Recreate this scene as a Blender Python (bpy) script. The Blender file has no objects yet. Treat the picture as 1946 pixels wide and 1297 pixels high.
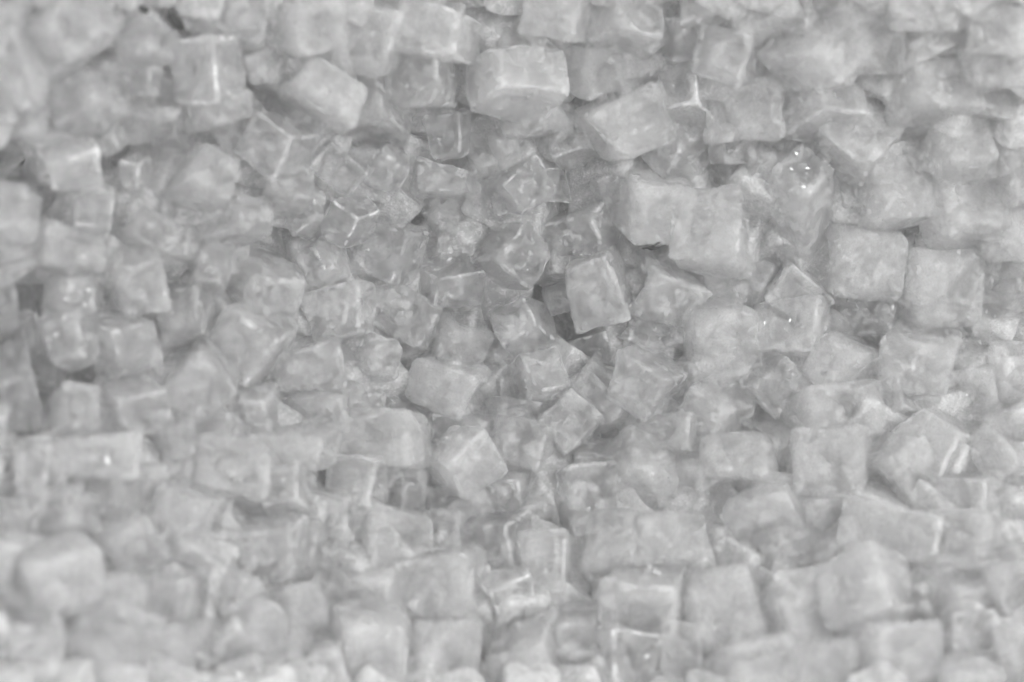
import bpy, math, random
import numpy as np
from mathutils import Matrix, Quaternion, Vector
scene = bpy.context.scene

# ---------------------------------------------------------------- camera
TILT = math.radians(15); CAM_LOC = (0.0, -0.27499524, 1.02629619); FLOOR = -.085
cd = bpy.data.cameras.new('camera'); cam = bpy.data.objects.new('camera', cd); scene.collection.objects.link(cam); scene.camera = cam
cam.location = CAM_LOC; cam.rotation_euler = (TILT, 0, 0); cd.lens = 85; cd.sensor_width = 36; cd.clip_start = .05; cd.clip_end = 20
cd.dof.use_dof = True; cd.dof.focus_distance = 1.052; cd.dof.aperture_fstop = 3.5; cd.dof.aperture_blades = 9
# ---------------------------------------------------------------- light: grey ambience and one large soft lamp above the far right
world = bpy.data.worlds.new('World'); scene.world = world; world.use_nodes = True
bg = world.node_tree.nodes['Background']; bg.inputs[0].default_value = (.8, .8, .8, 1); bg.inputs[1].default_value = 1.42
def soft_lamp(name, loc, size, watts):
    ld = bpy.data.lights.new(name, 'AREA'); ld.shape = 'RECTANGLE'; ld.size, ld.size_y = size; ld.energy = watts
    lo = bpy.data.objects.new(name, ld); scene.collection.objects.link(lo); lo.location = loc
    lo.rotation_euler = (Vector((0, 0, 0))-Vector(loc)).to_track_quat('-Z', 'Y').to_euler(); return lo
soft_lamp('soft_lamp', (1.0, -.1, 1.6), (1.1, .9), 54)
scene.view_settings.view_transform = 'Standard'; scene.view_settings.look = 'None'; scene.view_settings.gamma = 1; scene.view_settings.exposure = 0.08
scene.cycles.max_bounces = 10; scene.cycles.transmission_bounces = 9; scene.cycles.volume_bounces = 5; scene.cycles.diffuse_bounces = 4; scene.cycles.glossy_bounces = 4
scene.cycles.sample_clamp_indirect = 4; scene.cycles.caustics_reflective = False
scene.cycles.use_adaptive_sampling = True; scene.cycles.adaptive_threshold = .15; scene.cycles.use_denoising = True
VEIL_DENSITY = .062; SSS = .0; TRANSL = .6
# ---------------------------------------------------------------- every cube traced in the heap: place, turn and size in millimetres, taper, clarity
CUBES = [
[[-51.8, 33.9, 25.1, 0.599, -0.538, -0.565, 0.179, 26.1, 26.4, 20.8, 0.11, 2], "clear ice cube with a pale right face, in the upper part left of centre"],
[[-28.0, 23.1, 10.6, 0.824, 0.241, -0.482, -0.173, 25.5, 16.5, 22.6, 0.1, 2], "flat clear ice cube with a bright oval ring, at mid height centre"],
[[-0.5, 33.3, 19.5, 0.68, -0.604, 0.415, -0.006, 21.7, 29.5, 21.8, 0.01, 2], "clear ice cube with rosette-like rings inside, in the upper part centre"],
[[4.7, 3.4, 9.4, 0.965, -0.034, -0.173, 0.195, 22.0, 21.4, 28.5, 0.16, 2], "clear ice cube with a round core, at mid height centre"],
[[11.6, -19.0, 7.3, 0.577, 0.084, 0.12, 0.803, 23.1, 21.2, 26.1, 0.13, 1], "ice cube with a pale upright top face, at mid height centre"],
[[-27.3, -22.2, 10.2, 0.602, -0.514, -0.571, 0.219, 22.5, 32.9, 29.9, 0.17, 0], "pillow-shaped frosted ice cube, at mid height centre"],
[[-22.2, -0.5, 6.1, 0.507, -0.346, 0.72, -0.324, 19.1, 28.5, 22.7, 0.1, 1], "ice cube with a short dark crack near its top, at mid height centre"],
[[-45.9, 8.8, 8.3, 0.158, 0.623, -0.19, 0.743, 27.1, 24.9, 30.8, 0.18, 1], "long hazy ice slab, at mid height left of centre"],
[[-59.5, -13.2, 14.4, 0.227, -0.077, -0.971, 0.016, 17.9, 18.2, 26.4, 0.1, 1], "dull frosted ice block, at mid height left of centre"],
[[-54.0, -50.1, 27.3, 0.404, -0.399, -0.514, -0.643, 30.9, 39.3, 24.1, 0.23, 0], "ice cube with a pale diagonal stripe, in the lower part left of centre"],
[[-78.0, 82.6, 85.3, 0.003, -0.327, -0.61, -0.722, 33.4, 32.8, 18.4, 0.17, 0], "soft white ice block out of focus, along the top left of centre"],
[[-59.9, 85.6, 60.4, 0.395, -0.386, -0.625, -0.551, 38.8, 26.9, 24.2, 0.23, 1], "wide hazy chunk, along the top left of centre"],
[[-59.0, 106.7, 88.3, 0.336, 0.546, -0.692, 0.332, 29.2, 31.0, 29.4, 0.24, 0], "tall frosted ice block, along the top left of centre"],
[[-39.5, 96.1, 67.2, 0.001, -0.701, -0.672, -0.238, 24.7, 26.6, 24.7, 0.09, 1], "ice cube with fine cracks in its lower half, along the top centre"],
[[-31.2, 111.2, 82.7, 0.013, 0.57, -0.187, 0.8, 38.3, 25.6, 31.2, 0.29, 0], "wedge-ended frosted ice block, along the top centre"],
[[-17.3, 126.7, 69.1, 0.565, 0.819, 0.087, -0.042, 20.5, 19.4, 17.1, 0.35, 0], "ice cube cut by the top edge, along the top centre"],
[[3.0, 93.5, 73.4, 0.012, -0.207, -0.04, -0.978, 35.2, 23.4, 31.2, 0.12, 0], "big milky ice cube with rounded corners, along the top centre"],
[[6.0, 108.1, 71.9, 0.659, -0.453, 0.488, 0.35, 20.9, 22.9, 12.6, 0.0, 0], "pale ice cube half hidden behind the big milky one, along the top centre"],
[[11.0, 86.8, 48.8, 0.554, 0.136, -0.821, 0.032, 30.0, 20.8, 27.2, 0.28, 0], "smooth hazy ice cube, along the top centre"],
[[49.7, 81.3, 56.3, 0.526, 0.805, 0.266, 0.069, 37.3, 32.2, 28.5, 0.24, 0], "big frosted ice cube leaning to the right, along the top right of centre"],
[[26.1, 77.6, 41.6, 0.016, -0.218, 0.701, 0.679, 19.9, 21.8, 17.0, 0.18, 1], "half clear ice cube, in the upper part centre"],
[[-26.9, 78.1, 48.8, 0.12, 0.097, 0.825, -0.544, 18.7, 18.3, 20.5, 0.3, 2], "clear ice cube with a dark left hollow, along the top centre"],
[[-13.5, 72.6, 38.0, 0.383, 0.54, -0.365, 0.655, 13.7, 11.1, 19.3, 0.22, 1], "narrow upright ice slab, in the upper part centre"],
[[-3.1, 75.8, 40.2, 0.19, -0.028, 0.307, -0.932, 15.2, 17.3, 16.3, 0.19, 0], "small matt frosted ice cube, in the upper part centre"],
[[5.3, 58.6, 37.8, 0.591, 0.662, -0.103, -0.449, 19.3, 17.9, 19.9, 0.12, 2], "diamond-shaped clear ice cube with an inner ring, in the upper part centre"],
[[-52.8, 63.5, 49.2, 0.551, -0.44, -0.094, -0.703, 18.2, 15.3, 15.9, 0.07, 2], "clear rounded ice cube with a circular ring, in the upper part left of centre"],
[[-74.1, 63.5, 54.4, 0.68, -0.061, 0.523, 0.509, 18.5, 23.1, 15.7, 0.14, 2], "clear ice cube full of fine cracks, in the upper part left of centre"],
[[-31.7, 61.4, 37.5, 0.604, 0.037, 0.796, 0.001, 17.6, 14.5, 23.2, 0.35, 1], "ice cube with a bright knob at its top corner, in the upper part centre"],
[[-4.4, 57.2, 23.4, 0.419, -0.663, 0.372, 0.497, 14.2, 10.3, 19.2, 0.31, 2], "clear ice cube tucked beneath the diamond-shaped one, in the upper part centre"],
[[16.9, 63.8, 28.9, 0.698, -0.434, -0.282, -0.495, 14.9, 13.7, 16.2, 0.34, 2], "thin-edged clear ice cube, in the upper part centre"],
[[41.1, 60.9, 29.6, 0.282, 0.78, -0.437, 0.348, 15.4, 12.2, 15.3, 0.23, 1], "small knobbly ice cube, in the upper part centre"],
[[60.7, 51.6, 34.4, 0.632, 0.108, 0.316, -0.699, 30.0, 32.2, 34.8, 0.11, 0], "large frosted ice cube with a crisp left edge, in the upper part right of centre"],
[[71.5, 73.6, 45.0, 0.425, 0.121, 0.409, 0.799, 15.8, 24.1, 22.8, 0.21, 1], "ice cube with a ring hollow facing right, in the upper part right of centre"],
[[74.2, 91.4, 60.2, 0.734, 0.109, -0.152, -0.653, 23.3, 18.8, 29.0, 0.07, 0], "pale ice cube with a curved rim, along the top right of centre"],
[[33.6, 103.8, 62.2, 0.274, -0.917, -0.12, 0.262, 22.6, 20.8, 29.4, 0.05, 0], "fuzzy white ice cube, along the top centre"],
[[56.2, 106.0, 63.0, 0.512, 0.372, 0.469, 0.616, 15.3, 15.9, 17.7, 0.12, 0], "dull grey ice face sunk between pale cubes, along the top right of centre"],
[[18.3, 118.6, 83.0, 0.524, -0.516, -0.622, 0.27, 21.8, 25.2, 23.8, 0.15, 0], "smooth pale ice cube at the top edge, along the top centre"],
[[46.5, 117.8, 78.8, 0.047, 0.235, 0.003, 0.971, 26.2, 19.5, 31.5, 0.07, 0], "soft frosted ice cube, along the top right of centre"],
[[-3.0, 121.1, 66.6, 0.389, -0.099, -0.62, 0.674, 15.9, 23.9, 22.7, 0.26, 0], "upright hazy ice cube, along the top centre"],
[[29.7, 45.1, 19.3, 0.201, 0.785, -0.385, -0.441, 21.9, 23.7, 29.9, 0.35, 2], "clear ice cube webbed with hairline cracks, in the upper part centre"],
[[-26.3, 42.0, 13.8, 0.679, 0.171, 0.092, 0.708, 18.1, 18.1, 18.7, 0.05, 2], "sunken clear ice cube with a tiny bubble, in the upper part centre"],
[[-50.9, 49.1, 26.6, 0.713, -0.176, -0.475, 0.484, 7.6, 13.0, 11.8, 0.3, 2], "dark clear ice cube mostly covered, in the upper part left of centre"],
[[-86.0, 42.6, 47.2, 0.843, -0.165, 0.491, 0.144, 17.5, 14.6, 16.9, 0.18, 2], "clear ice cube with a thin bright outline, in the upper part left of centre"],
[[-69.0, 40.4, 45.6, 0.76, 0.422, 0.495, 0.005, 24.9, 19.4, 15.7, 0.12, 2], "arched clear ice cube with a thick white rim, in the upper part left of centre"],
[[-79.2, 23.0, 38.2, 0.357, 0.007, 0.655, -0.665, 16.4, 21.4, 16.9, 0.13, 1], "frosted ice cube with a row of bubbles on its top"],
[[-73.2, 4.4, 29.1, 0.165, 0.061, 0.757, -0.629, 32.5, 28.1, 24.8, 0.33, 1], "hazy ice cube with a soft round middle, at mid height left of centre"],
[[-105.8, 13.3, 45.8, 0.604, 0.033, 0.399, -0.689, 19.0, 29.1, 37.6, 0.13, 1], "broad ice cube with a rippled upper edge, at mid height left of centre"],
[[-109.5, -13.3, 49.9, 0.092, 0.308, 0.906, 0.274, 28.2, 28.6, 33.4, 0.09, 1], "pale faceted ice cube with a pointed top, at mid height left of centre"],
[[-127.7, -33.1, 62.6, 0.291, -0.881, 0.353, 0.118, 24.1, 24.9, 32.6, 0.07, 1], "smooth white ice cube with a domed top, at mid height at the far left"],
[[-108.8, -42.7, 46.7, 0.225, -0.565, 0.23, -0.76, 22.8, 21.9, 21.2, 0.17, 1], "flat hazy ice block, in the lower part left of centre"],
[[-86.9, -19.0, 31.7, 0.762, 0.225, -0.597, -0.111, 25.5, 23.8, 29.0, 0.3, 1], "ice cube with glinting cracks along its lower edge, at mid height left of centre"],
[[-89.3, -58.8, 44.5, 0.458, 0.504, 0.282, 0.676, 20.9, 27.5, 30.5, 0.2, 0], "low wide frosted ice cube, in the lower part left of centre"],
[[-77.5, -36.8, 30.6, 0.527, 0.174, -0.817, -0.156, 27.3, 17.0, 26.7, 0.13, 1], "ice cube with a bright ridge, at mid height left of centre"],
[[-65.3, -32.7, 16.2, 0.246, -0.764, 0.156, -0.576, 19.2, 16.0, 19.2, 0.11, 1], "small ice cube behind the bright ridge, at mid height left of centre"],
[[-47.7, -38.1, 7.7, 0.823, -0.334, -0.353, 0.294, 17.0, 28.7, 24.4, 0.17, 1], "long ice slab with a rounded end, in the lower part left of centre"],
[[-21.8, -45.5, 7.6, 0.506, 0.846, -0.165, 0.041, 25.8, 19.8, 21.3, 0.25, 1], "hazy ice cube with faint streaks, in the lower part centre"],
[[-9.2, -41.8, -0.8, 0.73, 0.675, -0.083, -0.066, 10.3, 11.5, 16.9, 0.35, 1], "narrow ice cube squeezed between two others, in the lower part centre"],
[[4.7, -50.4, 13.9, 0.495, -0.33, 0.509, -0.622, 19.3, 23.6, 23.0, 0.03, 1], "square ice cube with a scratch across its face, in the lower part centre"],
[[-21.3, -59.5, 22.8, 0.034, -0.841, 0.409, 0.354, 24.5, 25.0, 28.7, 0.16, 0], "smooth frosted ice cube with a straight top edge, in the lower part centre"],
[[0.8, -67.6, 13.1, 0.275, -0.938, -0.013, -0.211, 16.7, 13.9, 24.8, 0.03, 2], "clear ice cube with white crazing, in the lower part centre"],
[[-20.9, -74.5, 16.7, 0.561, 0.057, -0.816, -0.128, 17.5, 14.1, 26.9, 0.09, 1], "hazy ice cube under a smooth frosted one, in the lower part centre"],
[[30.7, -75.2, 20.2, 0.66, 0.737, 0.147, -0.026, 24.9, 31.4, 29.9, 0.16, 2], "upright clear ice cube with two dark hollows, in the lower part centre"],
[[24.1, -40.0, 9.6, 0.673, -0.278, -0.63, -0.268, 23.0, 23.6, 19.5, 0.05, 1], "pyramid-shaped ice cube with crisp edges, in the lower part centre"],
[[36.5, -27.6, 4.8, 0.358, -0.69, 0.292, 0.557, 19.8, 15.7, 27.8, 0.34, 1], "tilted ice cube with a knobbly corner, at mid height centre"],
[[57.8, -22.4, 13.1, 0.041, -0.307, -0.812, 0.494, 29.9, 33.8, 22.1, 0.19, 1], "round-shouldered ice cube with a clear right corner, at mid height right of centre"],
[[-3.3, -21.2, -1.3, 0.101, -0.185, 0.276, -0.938, 10.0, 15.3, 12.8, 0.12, 1], "small sunken ice cube, at mid height centre"],
[[1.5, -33.6, 4.2, 0.134, -0.963, 0.061, 0.225, 25.5, 13.1, 21.9, 0.12, 1], "rubble-like ice cube low in the pile, in the lower part centre"],
[[37.1, 20.5, 16.3, 0.6, -0.475, 0.189, 0.616, 33.6, 26.0, 28.3, 0.1, 1], "tall ice cube with a bright cracked top corner, at mid height centre"],
[[66.1, 19.7, 11.5, 0.54, 0.335, 0.767, 0.091, 32.7, 25.1, 28.1, 0.13, 1], "ice cube with an arched ghost inside, at mid height right of centre"],
[[20.8, 18.1, 4.9, 0.112, -0.637, -0.308, 0.698, 12.2, 11.7, 12.3, 0.09, 2], "splintered clear ice cube, at mid height centre"],
[[-4.5, -8.2, -3.0, 0.336, -0.316, 0.567, -0.682, 10.9, 20.3, 15.7, 0.33, 1], "dim ice cube deep in a gap, at mid height centre"],
[[59.6, 3.0, 0.6, 0.601, -0.568, -0.218, -0.518, 25.4, 29.4, 13.4, 0.03, 2], "dim clear ice cube, at mid height right of centre"],
[[35.4, -3.5, -3.1, 0.408, -0.407, -0.73, 0.368, 16.0, 18.9, 23.8, 0.08, 2], "dark blurry ice cube deep in the hollow, at mid height centre"],
[[85.6, 40.2, 32.9, 0.685, 0.082, -0.087, -0.718, 33.7, 29.4, 30.4, 0.08, 0], "large plain frosted ice cube, in the upper part right of centre"],
[[90.8, -2.0, 10.1, 0.615, -0.425, 0.614, -0.252, 37.2, 33.3, 28.6, 0.14, 0], "upright frosted ice cube with an oval hollow in its top"],
[[106.5, 28.1, 5.4, 0.258, 0.456, -0.797, 0.302, 32.3, 22.0, 24.4, 0.22, 1], "dull ice cube recessed between frosted ones, at mid height right of centre"],
[[90.9, 22.0, 9.5, 0.577, -0.243, -0.674, 0.391, 18.8, 16.3, 12.8, 0.19, 0], "narrow pale ice pillar, at mid height right of centre"],
[[124.6, 21.6, 10.6, 0.14, -0.412, 0.845, 0.31, 18.8, 26.1, 26.9, 0.12, 0], "frosted ice cube with a white tip, at mid height right of centre"],
[[120.3, 1.7, 7.8, 0.441, -0.589, -0.557, 0.384, 26.3, 29.5, 33.2, 0.14, 0], "broad frosted ice cube with a small pit, at mid height right of centre"],
[[152.4, 31.8, 20.1, 0.663, -0.326, -0.563, 0.37, 34.0, 36.3, 33.7, 0.1, 0], "large square frosted ice cube, in the upper part at the far right"],
[[153.8, 10.3, 6.2, 0.836, 0.099, 0.538, 0.029, 27.2, 22.3, 32.6, 0.17, 2], "low ice cube with a clear dark left end, at mid height at the far right"],
[[185.0, 22.3, 13.6, 0.1, -0.072, -0.56, -0.819, 33.2, 37.1, 33.9, 0.0, 0], "square-cut frosted ice cube, at mid height at the far right"],
[[175.6, -12.6, 17.2, 0.556, 0.154, -0.764, -0.289, 29.7, 23.6, 30.9, 0.01, 0], "square ice cube with a ragged top edge, at mid height at the far right"],
[[143.7, -12.8, 10.4, 0.3, -0.212, -0.18, 0.912, 24.7, 26.8, 39.5, 0.1, 0], "five-sided frosted ice cube, at mid height at the far right"],
[[114.1, -22.9, 11.1, 0.736, -0.526, 0.421, -0.064, 27.4, 21.9, 23.7, 0.2, 1], "tilted ice cube with a grey inner panel, at mid height right of centre"],
[[87.3, -34.5, 15.1, 0.885, 0.271, -0.213, -0.315, 27.0, 23.1, 29.2, 0.24, 1], "ice cube with a triangular ridge, in the lower part right of centre"],
[[137.1, -37.1, 16.0, 0.006, 0.592, 0.047, -0.805, 29.4, 24.2, 34.3, 0.15, 0], "low faceted frosted ice cube, in the lower part at the far right"],
[[190.7, -26.0, 9.3, 0.486, -0.471, -0.655, 0.335, 25.9, 29.6, 41.2, 0.29, 0], "wide flat frosted ice cube, at mid height at the far right"],
[[215.7, 22.0, 8.0, 0.707, 0.261, -0.029, -0.657, 12.9, 21.6, 20.6, 0.17, 1], "thin curved ice cube at the right edge, at mid height at the far right"],
[[215.5, 7.2, 4.3, 0.523, -0.493, -0.518, 0.464, 27.7, 28.1, 31.2, 0.11, 1], "dull grey ice cube in shade, at mid height at the far right"],
[[216.1, -19.4, 13.7, 0.475, -0.552, 0.519, -0.447, 30.0, 22.6, 22.3, 0.12, 0], "frosted ice cube cut by the right edge, at mid height at the far right"],
[[195.6, -8.0, 8.3, 0.313, 0.608, 0.351, 0.639, 20.5, 17.0, 15.4, 0.13, 1], "crumbly ice cube, at mid height at the far right"],
[[189.1, 5.5, 5.6, 0.783, 0.122, -0.606, -0.075, 15.8, 15.6, 27.1, 0.29, 1], "hazy ice cube sunk below its neighbours, at mid height at the far right"],
[[215.1, -46.9, 22.0, 0.205, 0.656, -0.556, 0.468, 23.9, 21.5, 29.5, 0.35, 0], "tilted pale ice cube at the right edge, in the lower part at the far right"],
[[180.8, -51.7, 25.9, 0.773, -0.519, 0.047, -0.362, 32.8, 39.6, 23.7, 0.28, 0], "pale ice cube with a broad domed top, in the lower part at the far right"],
[[164.1, -31.4, 13.1, 0.672, -0.667, -0.286, -0.147, 20.9, 26.0, 16.5, 0.15, 1], "rough textured ice cube, at mid height at the far right"],
[[96.6, -57.7, 20.7, 0.607, -0.558, 0.397, 0.403, 37.5, 33.6, 22.3, 0.17, 0], "wide frosted ice cube with a rolled upper edge, in the lower part right of centre"],
[[115.5, -52.5, 14.2, 0.043, -0.158, 0.875, -0.456, 14.8, 21.4, 21.8, 0.35, 0], "narrow upright pale ice cube, in the lower part right of centre"],
[[135.7, -63.4, 26.3, 0.644, 0.744, -0.131, 0.121, 34.3, 29.2, 33.5, 0.12, 0], "big square frosted ice cube, in the lower part at the far right"],
[[69.2, -44.7, 11.7, 0.353, 0.583, -0.601, -0.417, 17.2, 27.8, 27.5, 0.2, 1], "ice cube with a jagged left edge, in the lower part right of centre"],
[[54.1, -61.6, 16.8, 0.168, -0.275, -0.854, -0.408, 25.3, 25.4, 29.1, 0.01, 0], "frosted ice cube pointing downwards, in the lower part right of centre"],
[[76.6, -67.6, 16.9, 0.217, 0.558, -0.671, 0.436, 18.0, 16.6, 21.8, 0.09, 0], "dull ice cube between two frosted ones, in the lower part right of centre"],
[[164.0, -65.7, 30.3, 0.802, -0.301, -0.412, -0.311, 30.5, 21.2, 29.0, 0.04, 0], "smooth ice cube standing on one corner, in the lower part at the far right"],
[[93.1, -94.5, 22.9, 0.23, 0.57, 0.556, 0.56, 25.1, 27.8, 28.4, 0.08, 1], "ice cube with a bright white left face, in the lower part right of centre"],
[[106.1, -87.1, 40.0, 0.037, 0.252, -0.462, -0.849, 28.2, 20.6, 25.8, 0.01, 1], "tilted ice cube with a glowing right edge, in the lower part right of centre"],
[[88.2, -124.7, 47.9, 0.736, -0.644, -0.202, -0.061, 33.7, 29.6, 32.9, 0.2, 0], "large upright frosted ice cube, along the bottom right of centre"],
[[142.1, -121.4, 64.6, 0.3, -0.127, 0.944, -0.044, 32.2, 27.1, 34.5, 0.1, 0], "very large smooth white ice cube, along the bottom at the far right"],
[[116.7, -129.2, 54.8, 0.525, 0.352, 0.58, -0.515, 32.9, 26.4, 30.0, 0.12, 0], "white ice cube beside the very large one, along the bottom right of centre"],
[[162.1, -129.0, 55.7, 0.773, 0.308, 0.187, -0.523, 23.8, 16.9, 25.9, 0.01, 1], "hazy ice cube with a grey spot, along the bottom at the far right"],
[[157.3, -94.1, 43.3, 0.55, -0.322, 0.485, -0.598, 25.5, 30.7, 40.1, 0.24, 0], "flat-topped pale ice cube, in the lower part at the far right"],
[[181.4, -100.8, 50.8, 0.138, 0.193, 0.668, -0.705, 36.7, 32.7, 27.5, 0.23, 0], "very wide blurred ice cube, along the bottom at the far right"],
[[182.0, -125.9, 65.8, 0.54, -0.508, 0.639, -0.206, 22.8, 28.2, 27.8, 0.08, 0], "soft blurred ice cube, along the bottom at the far right"],
[[179.7, -141.4, 78.6, 0.371, -0.485, 0.532, 0.587, 20.4, 25.5, 18.0, 0.27, 1], "blurred ice cube with a bright V-shaped rim, along the bottom at the far right"],
[[200.8, -126.8, 71.7, 0.03, -0.081, 0.671, -0.737, 23.1, 25.8, 28.9, 0.25, 0], "blurred white ice cube at the right edge, along the bottom at the far right"],
[[149.4, -150.8, 80.1, 0.025, 0.988, 0.02, -0.149, 29.4, 27.2, 31.2, 0.0, 0], "domed blurred ice cube at the bottom edge, along the bottom at the far right"],
[[94.2, -153.6, 68.3, 0.504, -0.382, -0.403, 0.661, 23.3, 36.0, 29.2, 0.12, 0], "round blurred ice cube at the bottom edge, along the bottom right of centre"],
[[123.0, -155.0, 73.6, 0.687, 0.712, -0.088, 0.114, 30.8, 24.2, 22.6, 0.16, 0], "flat blurred ice cube at the bottom edge, along the bottom at the far right"],
[[189.6, -75.5, 36.4, 0.484, -0.505, -0.683, 0.213, 19.5, 27.8, 24.9, 0.24, 0], "soft pale ice cube with faint streaks, in the lower part at the far right"],
[[204.5, -58.6, 33.8, 0.014, 0.409, -0.686, -0.601, 18.0, 26.1, 26.9, 0.26, 0], "pointed pale ice cube, in the lower part at the far right"],
[[209.2, -82.4, 41.1, 0.391, 0.594, -0.343, -0.614, 23.2, 18.5, 18.1, 0.1, 0], "blurred ice block at the right edge, in the lower part at the far right"],
[[121.6, -102.9, 37.9, 0.823, 0.138, 0.52, 0.18, 29.8, 21.3, 33.5, 0.24, 1], "dull low ice cube, along the bottom right of centre"],
[[129.9, -83.2, 29.6, 0.233, -0.67, -0.704, -0.001, 16.6, 23.1, 20.4, 0.05, 1], "ice cube with striped edges, in the lower part at the far right"],
[[200.5, -108.9, 54.7, 0.005, -0.855, 0.017, 0.519, 20.8, 13.4, 19.3, 0.17, 0], "dim blurred ice cube, along the bottom at the far right"],
[[196.0, -151.3, 89.0, 0.559, 0.493, -0.485, -0.457, 23.1, 19.2, 15.9, 0.06, 0], "blurred ice cube at the bottom right corner, along the bottom at the far right"],
[[175.9, -160.4, 93.2, 0.277, -0.954, -0.014, 0.111, 23.0, 17.2, 22.0, 0.05, 0], "wide blurred ice cube cut by the bottom edge, along the bottom at the far right"],
[[44.0, -93.9, 28.6, 0.643, -0.734, -0.156, -0.156, 25.3, 22.0, 24.2, 0.15, 0], "plain matt ice cube, in the lower part right of centre"],
[[63.7, -94.7, 27.9, 0.003, -0.992, -0.016, 0.126, 30.1, 23.1, 26.8, 0.02, 0], "broad matt ice cube, in the lower part right of centre"],
[[54.9, -120.6, 40.7, 0.278, -0.65, 0.704, 0.067, 29.2, 33.9, 37.9, 0.16, 0], "very large round-cornered ice cube, along the bottom right of centre"],
[[48.0, -145.8, 50.7, 0.564, 0.59, -0.467, 0.34, 26.2, 29.5, 22.3, 0.22, 1], "blurred ice cube with a bright lower rim, along the bottom right of centre"],
[[69.1, -146.5, 53.1, 0.087, -0.013, 0.996, -0.033, 17.4, 27.8, 23.2, 0.09, 0], "soft grey ice cube, along the bottom right of centre"],
[[-7.1, -93.8, 24.4, 0.215, 0.698, -0.438, -0.525, 24.7, 25.0, 24.7, 0.18, 2], "clear ice cube with stacked dark bands, in the lower part centre"],
[[-2.2, -118.9, 36.0, 0.337, 0.433, 0.769, -0.329, 18.7, 22.5, 21.6, 0.29, 1], "upright ice cube with a pale right rim, along the bottom centre"],
[[-27.2, -90.4, 23.2, 0.014, -0.151, 0.03, 0.988, 17.8, 20.5, 20.9, 0.01, 0], "flat pale ice cube, in the lower part centre"],
[[-48.9, -96.2, 33.6, 0.605, -0.017, 0.795, 0.033, 26.3, 24.0, 27.6, 0.17, 0], "white ice cube with streaked faces, in the lower part left of centre"],
[[-57.0, -116.3, 44.3, 0.527, 0.194, -0.806, -0.186, 28.1, 20.4, 27.0, 0.22, 0], "white blurred ice cube, along the bottom left of centre"],
[[-27.7, -116.0, 36.2, 0.557, 0.152, -0.808, -0.117, 26.2, 35.9, 32.0, 0.07, 0], "large white ice cube, along the bottom centre"],
[[-56.9, -142.2, 60.3, 0.582, 0.177, 0.771, 0.189, 32.4, 31.2, 28.3, 0.09, 0], "large blurred ice cube, the brightest in its corner, along the bottom left of centre"],
[[-27.6, -145.8, 47.7, 0.429, 0.49, 0.57, -0.501, 25.9, 29.5, 32.0, 0.13, 0], "blurred square ice cube, along the bottom centre"],
[[5.8, -146.0, 46.3, 0.159, -0.756, -0.298, 0.561, 33.5, 28.9, 28.5, 0.26, 0], "grey blurred ice cube, along the bottom centre"],
[[15.5, -104.6, 27.0, 0.086, 0.099, 0.689, -0.713, 23.5, 25.4, 28.0, 0.21, 0], "plain grey ice cube, along the bottom centre"],
[[31.3, -105.6, 17.8, 0.483, 0.566, 0.511, 0.431, 31.8, 23.4, 20.0, 0.34, 0], "dim grey ice cube, along the bottom centre"],
[[12.1, -124.0, 32.4, 0.507, -0.557, 0.515, -0.409, 18.2, 16.3, 16.6, 0.33, 0], "small dim ice cube, along the bottom centre"],
[[27.3, -136.1, 41.2, 0.365, 0.547, 0.284, 0.698, 23.0, 22.7, 16.5, 0.01, 1], "blurred ice cube with a curl inside, along the bottom centre"],
[[27.3, -156.0, 51.7, 0.035, -0.534, -0.232, 0.813, 15.9, 16.7, 14.4, 0.32, 0], "little ice cube cut by the bottom edge, along the bottom centre"],
[[-64.9, -69.6, 31.4, 0.367, 0.572, -0.57, -0.462, 21.9, 22.0, 21.9, 0.13, 0], "ice cube with a curved bright lower corner, in the lower part left of centre"],
[[-41.2, -67.5, 16.2, 0.096, 0.042, 0.881, -0.461, 15.1, 18.0, 17.8, 0.29, 0], "dull upright ice cube, in the lower part centre"],
[[-45.9, -82.5, 22.9, 0.457, -0.239, 0.515, 0.685, 17.0, 17.7, 8.9, 0.0, 1], "cracked thin ice cube, in the lower part left of centre"],
[[13.0, -79.2, 15.0, 0.115, -0.684, -0.316, 0.647, 17.0, 22.7, 13.8, 0.27, 1], "dim narrow ice cube, in the lower part centre"],
[[-71.5, -95.4, 38.2, 0.717, 0.656, -0.163, 0.172, 19.1, 20.7, 19.7, 0.21, 1], "dull recessed ice cube, in the lower part left of centre"],
[[-166.0, -72.8, 94.5, 0.599, -0.355, -0.455, 0.555, 19.1, 31.4, 35.9, 0.22, 0], "wide blurred white ice cube, in the lower part at the far left"],
[[-185.6, -81.1, 108.0, 0.764, 0.643, 0.052, 0.003, 15.4, 16.2, 22.1, 0.33, 1], "blurred ice cube with a bright U-shaped rim, in the lower part at the far left"],
[[-116.2, -71.2, 61.6, 0.598, -0.402, -0.37, 0.586, 27.0, 29.0, 29.7, 0.25, 0], "big soft white ice cube, in the lower part left of centre"],
[[-130.3, -94.7, 78.4, 0.059, -0.818, -0.503, -0.274, 28.3, 22.9, 28.6, 0.13, 1], "blurred ice cube with a pale left corner, in the lower part at the far left"],
[[-150.1, -106.0, 93.5, 0.406, -0.768, -0.009, -0.495, 29.0, 24.1, 18.7, 0.1, 0], "blurred white diamond-like ice cube, in the lower part at the far left"],
[[-172.1, -97.3, 103.8, 0.402, 0.637, -0.6, -0.269, 16.1, 21.2, 18.6, 0.2, 1], "blurred ice cube with a grey middle, in the lower part at the far left"],
[[-171.9, -124.3, 118.7, 0.503, 0.829, 0.233, -0.077, 31.0, 31.3, 24.7, 0.07, 0], "huge blurred ice cube, along the bottom at the far left"],
[[-98.0, -103.5, 61.6, 0.504, 0.854, -0.069, 0.111, 30.2, 26.3, 24.0, 0.19, 1], "blurred ice cube with a square grey core, along the bottom left of centre"],
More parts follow.
